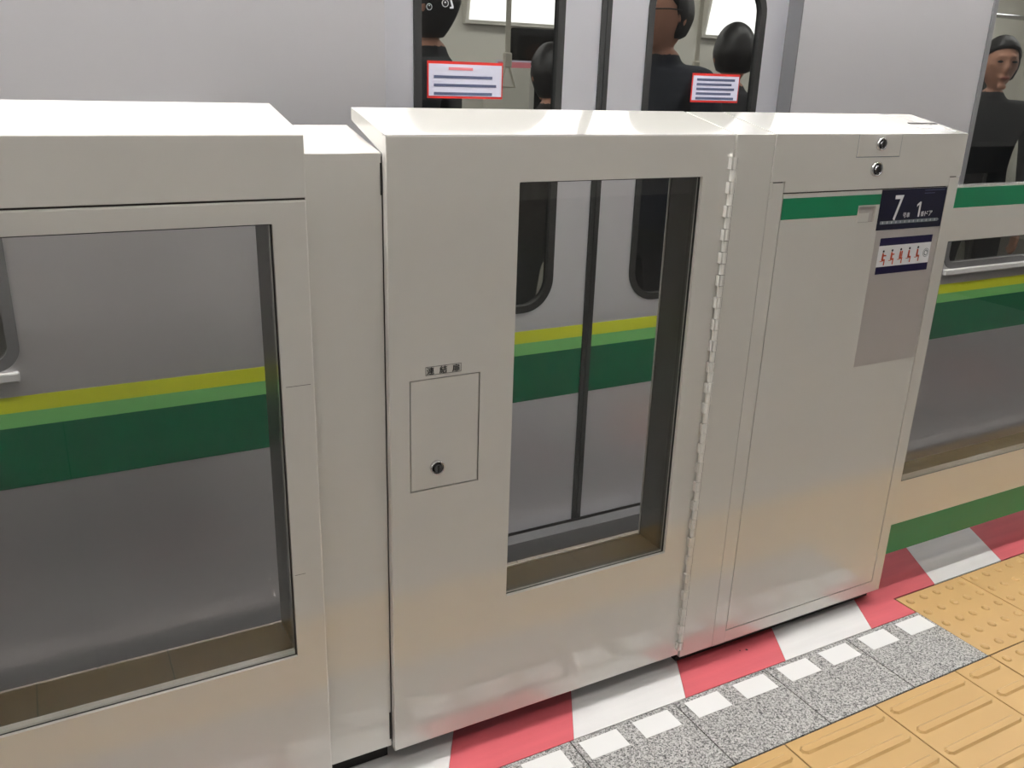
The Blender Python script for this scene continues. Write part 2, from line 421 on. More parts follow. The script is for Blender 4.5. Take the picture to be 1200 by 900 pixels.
# ---- 1. fixed glazed panel on the left
A = thing('glazed_barrier_panel', (-0.3, 0.1, 0), 'cream platform barrier panel with a large window and deep top cap, at left edge', 'barrier')
prism_obj('top_cap', cap_profile(0.0, 0.212, 1.2375, 1.3385, 0.040), -1.5, 0.403, 'x', CREAM, A, bev=0.002)
holed_obj('frame', rrect(-1.5, 0.403, 0.045, 1.2345, 0), [rrect(-1.35, 0.344, 0.3555, 1.1975, 0.002, 2)], 0.0, 0.030, CREAM, A, bev=0.0035)
box('seam_shadow_strip', (-1.5, 0.401, 0.004, 0.07, 1.2345, 1.2375), GAP, A)
box('glass_pane', (-1.3495, 0.3435, 0.010, 0.016, 0.356, 1.197), GLASS_B, A)
bm = bmesh.new(); holed(bm, rrect(-1.3498, 0.3438, 0.3557, 1.1973, 0), [rrect(-1.348, 0.3415, 0.3559, 1.195, 0)], 0.006, 0.0098); finish('gasket', bm, GASKET, A)
holed_obj('rear_frame', rrect(-1.5, 0.400, 0.05, 1.2340, 0), [rrect(-1.35, 0.344, 0.3557, 1.1973, 0)], 0.0305, 0.126, CREAM_SHADE, A)
box('plinth', (-1.5, 0.395, 0.03, 0.18, 0.0, 0.045), PLINTH, A)

bm = bmesh.new(); bbox(bm, 0.351, 0.395, -0.0002, 0.0002, 0.9120, 0.9128); finish('scuff_mark', bm, BLACKP, A)
bm = bmesh.new(); bbox(bm, 0.348, 0.368, -0.0002, 0.0002, 0.5352, 0.5360); finish('scuff_mark', bm, BLACKP, A)

# ---- 2. slim post between
B = thing('connection_post', (0.47, 0.1, 0), 'plain slim cream post set back between left panel and windowed door', 'barrier')
prism_obj('body', [(0.02, 0.046), (0.20, 0.046), (0.20, 1.342), (0.02, 1.3068)], 0.4045, 0.5415, 'x', CREAM, B, bev=0.0015)
box('plinth', (0.405, 0.541, 0.045, 0.18, 0.0, 0.046), PLINTH, B)
box('latch_gap', (0.5370, 0.5412, 0.0190, 0.0200, 0.065, 0.135), GAP, B)
box('latch_gap', (0.5385, 0.5412, 0.0190, 0.0200, 1.235, 1.290), GAP, B)

# ---- 3. windowed connecting door
D = thing('connecting_door', (0.93, 0.1, 0), 'cream connecting door with a tall window, small hatch and long hinge on its right', 'barrier door')
X0, X1 = 0.5425, 1.3155
holed_obj('door_panel', rrect(X0, X1, 0.0455, 1.3365, 0), [rrect(0.804, 1.2385, 0.3625, 1.2525, 0.002, 2), rrect(0.582, 0.730, 0.6585, 0.8915, 0)], 0.0, 0.018, CREAM, D, bev=0.002)
holed_obj('inner_frame', rrect(X0+0.003, X1, 0.048, 1.30, 0), [rrect(0.804, 1.2385, 0.3625, 1.2525, 0)], 0.0185, 0.104, CREAM_SHADE, D)
bm = bmesh.new(); holed(bm, rrect(0.79, 1.25, 0.35, 1.265, 0), [rrect(0.8065, 1.2355, 0.3660, 1.250, 0)], 0.1042, 0.107); finish('rear_trim', bm, CREAM, D)
bm = bmesh.new()
prism(bm, [(0.0182, 1.305), (0.178, 1.352), (0.178, 1.3745), (0.0005, 1.3372), (0.0182, 1.3372)], X0, X1, 'x', 0.0)
finish('top_cap', bm, CREAM, D)
box('glass_pane', (0.8045, 1.238, 0.012, 0.018, 0.363, 1.252), GLASS_B, D)
bm = bmesh.new(); holed(bm, rrect(0.8042, 1.2383, 0.3627, 1.2523, 0), [rrect(0.8065, 1.236, 0.3630, 1.250, 0)], 0.008, 0.0118); finish('gasket', bm, GASKET, D)
h = box('hatch', (0.5842, 0.7277, 0.0002, 0.012, 0.6607, 0.8893), CREAM, D, bev=0.0009)
box('hatch_recess', (0.5822, 0.7298, 0.013, 0.018, 0.6587, 0.8913), GAP, D)
lock(h, 0.638, 0.7055, 0.0, 0.0150)
pl = box('name_plate', (0.6145, 0.6885, -0.0004, 0.0002, 0.8985, 0.9155), CREAM, D)
bm = bmesh.new(); holed(bm, rrect(0.6145, 0.6885, 0.8985, 0.9155, 0), [rrect(0.6152, 0.6878, 0.8992, 0.9148, 0)], -0.0008, -0.0004); finish('plate_border', bm, BLACKP, pl)
for ch, cx in (('連', 0.6245), ('結', 0.6510), ('扉', 0.6775)):
    text_front('lettering', ch, cx, 0.907, 0.0145, -0.0008, BLACKP, pl, wid=0.0155, offset=0.0008)
box('foot', (0.575, 0.60, 0.07, 0.10, 0.0, 0.048), PLINTH, D); box('foot', (1.27, 1.295, 0.07, 0.10, 0.0, 0.048), PLINTH, D)
# piano hinge
hg = box('hinge', (X1+0.0002, X1+0.0042, -0.0003, 0.010, 0.066, 1.292), CREAM, D)
HX, HP = X1-0.0025, 0.0250
def knuckle_mesh(wide):
    bm = bmesh.new(); n = 10; r = 0.0078 if wide else 0.0070; hh = HP-0.0012
    L = [[bm.verts.new((r*math.cos(2*math.pi*k/n), r*math.sin(2*math.pi*k/n), z)) for k in range(n)] for z in (0, hh)]
    for k in range(n): bm.faces.new((L[0][k], L[0][(k+1) % n], L[1][(k+1) % n], L[1][k]))
    bm.faces.new(L[0]); bm.faces.new(L[1])
    if wide: bbox(bm, -0.0105, 0, -0.0050, 0.0058, 0.0, hh)
    else: bbox(bm, 0, 0.0076, -0.0040, 0.0058, 0.0, hh)
    bmesh.ops.recalc_face_normals(bm, faces=bm.faces)
    me = bpy.data.meshes.new('knuckle'); bm.to_mesh(me); bm.free(); me.materials.append(CREAM)
    return me
kw, kn = knuckle_mesh(True), knuckle_mesh(False)
for i in range(49):
    link('knuckle', kw if i % 2 == 0 else kn, hg, Vector((HX, -0.0062, 1.292-HP*(i+1))) - root_loc(hg))

# ---- 4. door housing cabinet on the right
H = thing('door_housing', (1.69, 0.1, 0), 'cream cabinet with green stripe, navy car number sign and two keyed locks', 'cabinet')
HB = 0.0345
prism_obj('core', [(0.006, 0.050), (0.172, 0.050), (0.172, 1.365), (0.006, 1.330)], 1.326, 2.062, 'x', GAP, H)
prism_obj('hinge_side_panel', [(0.0, HB), (0.176, HB), (0.176, 1.3740), (0.0, 1.3368)], 1.3215, 1.4285, 'x', CREAM, H, bev=0.001)
prism_obj('left_stile', [(1.4292, HB), (1.4705, HB), (1.4705, 1.2095), (1.4705, 1.2335), (1.4375, 1.2335), (1.4375, 1.2), (1.4292, 1.2)], -0.0004, 0.0058, 'y', CREAM, H)
box('upper_left_filler', (1.4292, 1.4365, -0.0002, 0.0058, 1.2002, 1.2355), CREAM, H)
box('bottom_rail', (1.4707, 2.0660, -0.0004, 0.0058, HB, 0.0705), CREAM, H, bev=0.0006)
box('right_stile', (2.0290, 2.0660, -0.0008, 0.0058, 0.0707, 1.2325), CREAM, H, bev=0.0006)
box('end_panel', (2.0625, 2.0660, 0.006, 0.176, HB, 1.333), CREAM, H)
box('rear_panel', (1.4292, 2.0620, 0.1725, 0.176, HB, 1.365), CREAM, H)
bm = bmesh.new()
prism(bm, [(1.4292, 1.2362), (1.4715, 1.2362), (1.4715, 1.2120), (2.0260, 1.2120), (2.0260, 1.2350), (2.0660, 1.2350), (2.0660, 1.3370), (1.4292, 1.3370)], -0.0022, 0.0056, 'y')
prism(bm, [(-0.0022, 1.3372), (0.0056, 1.331), (0.176, 1.366), (0.176, 1.3745)], 1.4292, 2.0660, 'x')
cover = finish('top_cover', bm, CREAM, H)
fl = box('lock_flap', (1.6835, 1.8255, -0.0036, -0.0023, 1.2868, 1.3362), CREAM, H, bev=0.0005)
bm = bmesh.new(); bbox(bm, 1.6815, 1.8275, -0.0026, -0.0022, 1.2850, 1.2867); bbox(bm, 1.8256, 1.8275, -0.0026, -0.0022, 1.2867, 1.336); bbox(bm, 1.6822, 1.6834, -0.0026, -0.0022, 1.2867, 1.336)
finish('flap_seam', bm, GREYP, fl)
lock(fl, 1.7545, 1.3150, -0.0036, 0.0150)
lock(cover, 1.7535, 1.2585, -0.0022, 0.0175)
dr = holed_obj('access_door', rrect(1.4735, 2.0265, 0.0730, 1.2090, 0), [rrect(1.7215, 1.7785, 1.1340, 1.1710, 0)], 0.0002, 0.0058, CREAM, H)
bm = bmesh.new(); bbox(bm, 1.7216, 1.7784, 0.0050, 0.0057, 1.1341, 1.1709); finish('handle_recess', bm, PATCH, dr)  # grey colour stands in for the shade inside the recess
bm = bmesh.new(); bbox(bm, 1.7225, 1.7600, 0.0012, 0.0045, 1.1345, 1.1560); finish('pull_handle', bm, CREAM, dr)
bm = bmesh.new(); holed(bm, rrect(1.7185, 1.7815, 1.1310, 1.1740, 0.004, 3), [rrect(1.7215, 1.7785, 1.1340, 1.1710, 0.003, 3)], -0.0006, 0.0002); finish('handle_bezel', bm, CREAM, dr)
def sticker(name, b, m, parent, y=0.0002, t=0.0004):
    return box(name, (b[0], b[1], y-t, y, b[2], b[3]), m, parent)
bm = bmesh.new(); prism(bm, [(1.4737, 1.1515), (1.7180, 1.1515), (1.7180, 1.1745), (1.7910, 1.1745), (1.7910, 1.1990), (1.4737, 1.1990)], -0.0002, 0.0002, 'y'); finish('green_stripe', bm, GREEN, dr)
pf = sticker('grey_film_patch', (1.7950, 2.0262, 0.763, 1.110), PATCH, dr); pf['label'] = 'large plain grey film patch'
# car number sign
sg = sticker('car_number_sign', (1.7915, 2.0262, 1.1115, 1.2085), NAVY, dr, y=-0.0002, t=0.0012); sg['label'] = 'navy sign with white car and door numbers'
SY = -0.0016
text_front('lettering', '7', 1.8555, 1.1640, 0.0610, SY, WHITEP, sg, wid=0.0300, offset=0.0008)
text_front('lettering', '号', 1.8840, 1.1452, 0.0125, SY, WHITEP, sg, wid=0.0115)
text_front('lettering', '車', 1.8970, 1.1452, 0.0125, SY, WHITEP, sg, wid=0.0115)
prism_obj('lettering', [(1.9325, 1.1390), (1.9385, 1.1390), (1.9385, 1.1760), (1.9335, 1.1760), (1.9245, 1.1695), (1.9245, 1.1640), (1.9325, 1.1695)], SY-0.0003, SY+0.0003, 'y', WHITEP, sg)
for ch, cx in (('番', 1.9490), ('ド', 1.9640), ('ア', 1.9790)):
    text_front('lettering', ch, cx, 1.1460, 0.0125, SY, WHITEP, sg, wid=0.0125)
rl = prism_obj('route_line', [(1.8000, 1.1255), (2.0100, 1.1255), (2.0155, 1.1295), (2.0100, 1.1335), (1.8000, 1.1335)], SY, SY+0.0003, 'y', GREYP, sg)
for k in range(13):
    sticker('route_tick', (1.8080+0.0158*k, 1.8110+0.0158*k, 1.1268, 1.1322), GREYLINE, sg, y=SY+0.0001, t=0.0004)
sticker('fine_print', (1.944, 2.018, 1.2025, 1.2045), INKB, sg, y=SY+0.0001); sticker('fine_print', (1.944, 1.982, 1.1955, 1.1972), INKB, sg, y=SY+0.0001)
# seating manners sticker
ms = sticker('manners_sticker', (1.8135, 2.0055, 1.0015, 1.0915), WHITEP, dr, y=-0.0002, t=0.0004); ms['label'] = 'white sticker with orange seated figures between navy bands'
sticker('navy_band', (1.8135, 2.0055, 1.0725, 1.0915), NAVY2, ms, y=-0.0006, t=0.0002); sticker('navy_band', (1.8135, 2.0055, 1.0015, 1.0200), NAVY2, ms, y=-0.0006, t=0.0002)
for k in range(5):
    bx = 1.828+0.0315*k; bz = 1.0325+0.0008*k
    bm = bmesh.new()
    prism(bm, [(bx+0.0005, bz+0.004), (bx+0.0075, bz+0.0035), (bx+0.0068, bz+0.021), (bx+0.0015, bz+0.022)], -0.0008, -0.0006, 'y')      # torso
    if k == 0: prism(bm, [(bx+0.005, bz+0.013), (bx+0.016, bz+0.0135), (bx+0.016, bz+0.0165), (bx+0.005, bz+0.017)], -0.0008, -0.0006, 'y')
    if k == 1: prism(bm, [(bx+0.005, bz+0.013), (bx+0.014, bz+0.015), (bx+0.014, bz+0.018), (bx+0.005, bz+0.017)], -0.0008, -0.0006, 'y')
    if k == 2: prism(bm, [(bx+0.008, bz+0.007), (bx+0.012, bz+0.007), (bx+0.012, bz+0.022), (bx+0.008, bz+0.022)], -0.0008, -0.0006, 'y')
    prism(bm, [(bx+0.002, bz+0.0015), (bx+0.0135, bz+0.0015), (bx+0.0135, bz+0.0062), (bx+0.002, bz+0.0062)], -0.0008, -0.0006, 'y')    # thigh
    prism(bm, [(bx+0.0095, bz-0.0095), (bx+0.0132, bz-0.0095), (bx+0.0135, bz+0.003), (bx+0.0098, bz+0.003)], -0.0008, -0.0006, 'y')   # shin
    prism(bm, [(bx-0.0045, bz+0.0002), (bx+0.004, bz+0.0002), (bx+0.004, bz+0.0018), (bx-0.0045, bz+0.0018)], -0.0008, -0.0006, 'y')   # seat line
    finish('seated_figure', bm, ORANGE, ms)
    bm = bmesh.new(); cyl_y(bm, bx+0.0045, bz+0.0258, -0.00085, -0.0006, 0.0032, n=12); finish('figure_head', bm, DARKP, ms)
bm = bmesh.new(); ring_y(bm, 1.9915, 1.0460, -0.0008, -0.0006, 0.0112, 0.0098); finish('mark_ring', bm, GREYP, ms)
bm = bmesh.new(); ring_y(bm, 1.9915, 1.0460, -0.0008, -0.0006, 0.0075, 0.0050); bbox(bm, 1.9930, 1.9975, -0.0009, -0.0006, 1.0475, 1.0510); finish('mark_center', bm, GREYP, ms)
# faint marking and slot on the sloping top
def on_top(x, y): return 1.3372 + (1.3745-1.3372)/0.1782*(y+0.0022)
def top_strip(name, x0, x1, y0, y1, m, lift=0.0004):
    bm = bmesh.new()
    prism(bm, [(y0, on_top(0, y0)+lift), (y1, on_top(0, y1)+lift), (y1, on_top(0, y1)-0.0005), (y0, on_top(0, y0)-0.0005)], x0, x1, 'x')
    return finish(name, bm, m, cover)
top_strip('top_slot', 1.955, 2.058, 0.083, 0.092, GAP, 0.0012)
top_strip('faint_marking', 1.975, 2.048, 0.020, 0.024, GREYLINE, 0.0003)
for k in range(9): top_strip('faint_marking', 1.952+0.0105*k, 1.959+0.0105*k, 0.048, 0.066, GREYLINE, 0.0003)
box('plinth', (1.335, 2.055, 0.028, 0.165, 0.0, 0.050), PLINTH, H)

# ---- 5. sliding door leaf on the right
G = thing('sliding_platform_door', (3.0, 0.07, 0), 'cream sliding platform door with green bands and window, beside the cabinet', 'sliding door')
SYF, SYB = 0.035, 0.066
holed_obj('rear_frame', rrect(2.0675, 4.3, 0.125, 1.186, 0), [rrect(2.1215, 4.2, 0.3600, 1.0605, 0)], SYB+0.0005, 0.125, CREAM_SHADE, G)
holed_obj('frame', rrect(2.0675, 4.3, 0.121, 1.2040, 0), [rrect(2.1215, 4.2, 0.3600, 1.0605, 0.002, 2)], SYF, SYB, CREAM, G)
box('glass_pane', (2.1220, 4.1995, SYF+0.002, SYF+0.010, 0.3605, 1.060), GLASS_B, G)
box('upper_green_band', (2.0680, 4.3, SYF-0.0004, SYF, 1.1480, 1.1995), GREEN, G)
box('lower_green_band', (2.0680, 4.3, SYF-0.0004, SYF, 0.1212, 0.2190), GREEN, G)
bm = bmesh.new(); holed(bm, rrect(2.1217, 4.1998, 0.3602, 1.0603, 0), [rrect(2.1230, 4.198, 0.3612, 1.0585, 0)], SYF+0.0006, SYF+0.0018); finish('gasket', bm, GASKET, G)
box('running_foot', (3.4, 4.2, 0.038, 0.066, 0.0, 0.121), PLINTH, G)

# ================================================================== TRAIN
T = thing('train_car', (1.4865, 0.70, -1.2), 'silver commuter train car with lime and green stripes behind the barrier', 'train')
TY, DY = 0.70, 0.76
DX0, DX1, DXC = 0.806, 2.165, 1.482
WZ0, WZ1 = 0.795, 1.78
def body_side(x0, x1, hx0, hx1):
    sp = holed_obj('side_panel', rrect(x0, x1, -0.85, 2.48, 0), [rrect(hx0, hx1, WZ0, WZ1, 0.045)], TY, TY+0.05, STEEL, T)
    bm = bmesh.new(); holed(bm, rrect(hx0-0.012, hx1+0.012, WZ0-0.012, WZ1+0.012, 0.057), [rrect(hx0+0.012, hx1-0.012, WZ0+0.012, WZ1-0.012, 0.034)], TY-0.004, TY+0.02)
    fr = finish('window_frame', bm, STEELD, T)
    bm = bmesh.new(); bbox(bm, hx0+0.01, hx1-0.01, TY+0.008, TY+0.014, WZ0+0.01, WZ1-0.01); finish('window_pane', bm, GLASS_T, fr)
    box('window_sill', (hx0-0.004, hx1+0.004, TY-0.016, TY, WZ0-0.036, WZ0-0.013), ALUM, fr, bev=0.004, seg=2)
    for nm, z0, z1, m in (('lime_stripe', 0.684, 0.722, TLIME), ('light_green_stripe', 0.648, 0.684, TLIGHT), ('dark_green_stripe', 0.500, 0.648, TGREEN)):
        box(nm, (x0, x1, TY-0.0006, TY, z0, z1), m, sp)
body_side(-4.5, DX0, -2.1, -0.075)
body_side(DX1, 7.5, 3.075, 5.2)
box('door_header', (DX0+0.001, DX1-0.001, TY, TY+0.05, 1.90, 2.48), STEEL, T)
box('door_sill', (DX0+0.001, DX1-0.001, TY, TY+0.05, -0.85, 0.03), STEELD, T)
box('door_reveal', (DX1-0.004, DX1-0.0005, TY+0.001, DY+0.03, 0.031, 1.899), STEELD, T)  # dark steel colour stands in for shade on the reveal
box('door_reveal', (DX0+0.0005, DX0+0.004, TY+0.051, DY+0.03, 0.031, 1.899), STEELD, T)
def leaf(x0, x1, hx0, hx1):
    lf = holed_obj('door_leaf', rrect(x0, x1, 0.035, 1.895, 0), [rrect(hx0, hx1, 0.785, 1.72, 0.085)], DY, DY+0.028, DOORST, T)
    bm = bmesh.new(); holed(bm, rrect(hx0-0.014, hx1+0.014, 0.771, 1.734, 0.099), [rrect(hx0+0.008, hx1-0.008, 0.793, 1.712, 0.077)], DY-0.003, DY+0.02)
    finish('window_rubber', bm, RUBBER, lf)
    bm = bmesh.new(); bbox(bm, hx0+0.004, hx1-0.004, DY+0.008, DY+0.013, 0.79, 1.716); finish('window_pane', bm, GLASS_T, lf)
    for nm, z0, z1, m in (('lime_stripe', 0.676, 0.714, TLIME), ('light_green_stripe', 0.638, 0.676, TLIGHT), ('dark_green_stripe', 0.488, 0.638, TGREEN)):
        box(nm, (x0+0.0005, x1-0.0005, DY-0.0006, DY, z0, z1), m, lf)
    return lf
L1 = leaf(DX0+0.0045, DXC-0.017, 0.918, 1.334)
L2 = leaf(DXC+0.017, DX1-0.0045, 1.640, 2.058)
box('door_edge_rubber', (DXC-0.0168, DXC-0.001, DY-0.004, DY+0.03, 0.036, 1.894), RUBBER, T)
box('door_edge_rubber', (DXC+0.001, DXC+0.0168, DY-0.004, DY+0.03, 0.036, 1.894), RUBBER, T)
# stickers on the door windows
def door_sticker(par, x0, x1, z0, z1):
    st = box('warning_sticker', (x0, x1, DY+0.0066, DY+0.0078, z0, z1), REDP, par); st['label'] = 'red bordered white notice on the door window'
    box('notice_field', (x0+0.004, x1-0.004, DY+0.0058, DY+0.0066, z0+0.006, z1-0.007), PALEB, st)
door_sticker(L1, 0.945, 1.165, 1.376, 1.468)
door_sticker(L2, 1.812, 2.000, 1.378, 1.462)
def sticker_lines(par, x0, x1, z0, z1, n):
    for k in range(n):
        z = z1-0.018-(z1-z0-0.030)*k/(n-1)
        red = (k == 0 and n == 4)
        box('print_line', (x0+(0.06 if red else 0.018), x1-(0.09 if red else 0.02+0.012*(k % 2)), DY+0.0052, DY+0.0057, z-0.0035, z+0.0035), PINKP if red else INKB, par)
sticker_lines(L1, 0.945, 1.165, 1.376, 1.468, 4)
sticker_lines(L2, 1.812, 2.000, 1.378, 1.462, 5)
# pale marks on the left door window: two ringed dots and a backward stroke
bm = bmesh.new(); bms = [bmesh.new(), bmesh.new()]
ring_y(bm, 0.951, 1.595, DY+0.0070, DY+0.0078, 0.0080, 0.0066, 16); cyl_y(bm, 0.951, 1.598, DY+0.0070, DY+0.0078, 0.0016, n=10)
ring_y(bms[0], 0.995, 1.606, DY+0.0070, DY+0.0078, 0.0095, 0.0078, 16); cyl_y(bms[0], 0.995, 1.608, DY+0.0070, DY+0.0078, 0.0022, n=10)
prism(bms[1], [(1.006, 1.622), (1.010, 1.622), (1.018, 1.600), (1.018, 1.595), (1.008, 1.594), (1.008, 1.598), (1.013, 1.599)], DY+0.0070, DY+0.0078, 'y')
for b_ in [bm] + bms: finish('window_mark', b_, GREYLINE, L1)
# interior
box('car_floor', (-4.5, 7.5, 0.80, 3.45, -0.10, 0.02), CARFLOOR, T)
box('car_ceiling', (-4.5, 7.5, 0.76, 3.45, 2.26, 2.30), CARCEIL, T)
box('car_roof', (-4.5, 7.5, 0.70, 3.50, 2.485, 2.60), STEEL, T)
box('car_end_wall', (-4.5, -4.45, 0.80, 3.40, 0.03, 2.25), CARWALL, T)
box('car_end_wall', (7.45, 7.5, 0.80, 3.40, 0.03, 2.25), CARWALL, T)
FYW = 3.40
far_holes = [rrect(-3.9, -2.6, 0.85, 1.70, 0.05), rrect(-1.0, 2.1, 0.85, 1.70, 0.05), rrect(2.56, 3.02, 0.80, 1.70, 0.06), rrect(3.30, 3.76, 0.80, 1.70, 0.06), rrect(4.8, 7.2, 0.85, 1.70, 0.05)]
fw_ = holed_obj('far_wall', rrect(-4.5, 7.5, 0.021, 2.259, 0), far_holes, FYW, FYW+0.05, CARWALL, T)
for hx in far_holes:
    xs = [p[0] for p in hx]; zs = [p[1] for p in hx]
    bm = bmesh.new(); bbox(bm, min(xs)-0.01, max(xs)+0.01, FYW+0.02, FYW+0.026, min(zs)-0.01, max(zs)+0.01); finish('far_window_pane', bm, GLASS_D, fw_)
for t0, t1 in ((-3.3, -1.8), (-1.2, 0.3), (0.5, 2.0), (5.0, 6.5)):
    prism_obj('advert_panel', [(FYW-0.10, 2.10), (FYW-0.085, 2.10), (FYW-0.005, 1.74), (FYW-0.02, 1.74)], t0, t1, 'x', CARCEIL, T)
for t0, t1 in ((2.28, 2.90), (3.98, 4.50)):     # glowing panels added for the bright areas high on the far wall
    sc_ = prism_obj('panel_housing', [(FYW-0.10, 2.02), (FYW-0.005, 2.02), (FYW-0.005, 1.705), (FYW-0.04, 1.705)], t0, t1, 'x', CARWALL, T)
    prism_obj('glow_panel', [(FYW-0.100, 2.00), (FYW-0.104, 2.00), (FYW-0.050, 1.725), (FYW-0.046, 1.725)], t0+0.02, t1-0.02, 'x', SCREEN, sc_)
for yy in (1.25, 2.85):
    for k in range(7):
        box('ceiling_lamp', (-4.2+1.65*k, -2.75+1.65*k, yy-0.10, yy+0.10, 2.235, 2.2595), LAMPC, T)
bm = bmesh.new(); bbox(bm, -1.2, 2.4, 2.95, 3.39, 0.40, 0.47, 0.02, 2); finish('bench_seat', bm, SEATM, T)
bm = bmesh.new(); bbox(bm, -1.2, 2.4, 3.26, 3.395, 0.47, 0.82, 0.02, 2); finish('bench_back', bm, SEATM, T)
bm = bmesh.new(); bbox(bm, 4.6, 7.3, 2.95, 3.39, 0.40, 0.47, 0.02, 2); finish('bench_seat', bm, SEATM, T)
bm = bmesh.new(); bbox(bm, 4.6, 7.3, 3.26, 3.395, 0.47, 0.82, 0.02, 2); finish('bench_back', bm, SEATM, T)
box('seat_end_panel', (2.42, 2.45, 2.85, 3.395, 0.10, 1.475), CARWALL, T)
bm = bmesh.new(); tube(bm, [(-4.4, 2.75, 1.93), (7.4, 2.75, 1.93)], 0.016, 8); finish('grab_rail', bm, CHROME, T, smooth=True)
def hang_strap(x, y=2.75):
    bm = bmesh.new(); bbox(bm, x-0.014, x+0.014, y-0.002, y+0.002, 1.545, 1.945)
    s = finish('hanging_strap', bm, STRAP, T)
    bm = bmesh.new(); bbox(bm, x-0.022, x+0.022, y-0.012, y+0.012, 1.475, 1.545, 0.006, 2); finish('strap_buckle', bm, STRAP, s)
    bm = bmesh.new()
    tube(bm, [(x-0.045, y, 1.38), (x+0.045, y, 1.38), (x+0.012, y, 1.475), (x-0.012, y, 1.475), (x-0.045, y, 1.38)], 0.007, 8); finish('strap_handle', bm, STRAP, s)
for x in (1.43, 1.83, 2.23, 2.65, 3.0, 3.45, 4.6, 5.0, 5.4): hang_strap(x)
bm = bmesh.new(); tube(bm, [(2.60, 2.62, 0.02), (2.60, 2.62, 2.26)], 0.016, 10); finish('grab_pole', bm, CHROME, T, smooth=True)
po = box('poster', (2.50, 2.74, FYW-0.006, FYW-0.001, 1.30, 1.52), PALEB, T)
box('poster_print', (2.51, 2.73, FYW-0.008, FYW-0.006, 1.45, 1.51), PINKP, po); box('poster_print', (2.51, 2.73, FYW-0.008, FYW-0.006, 1.37, 1.40), GREENP, po)

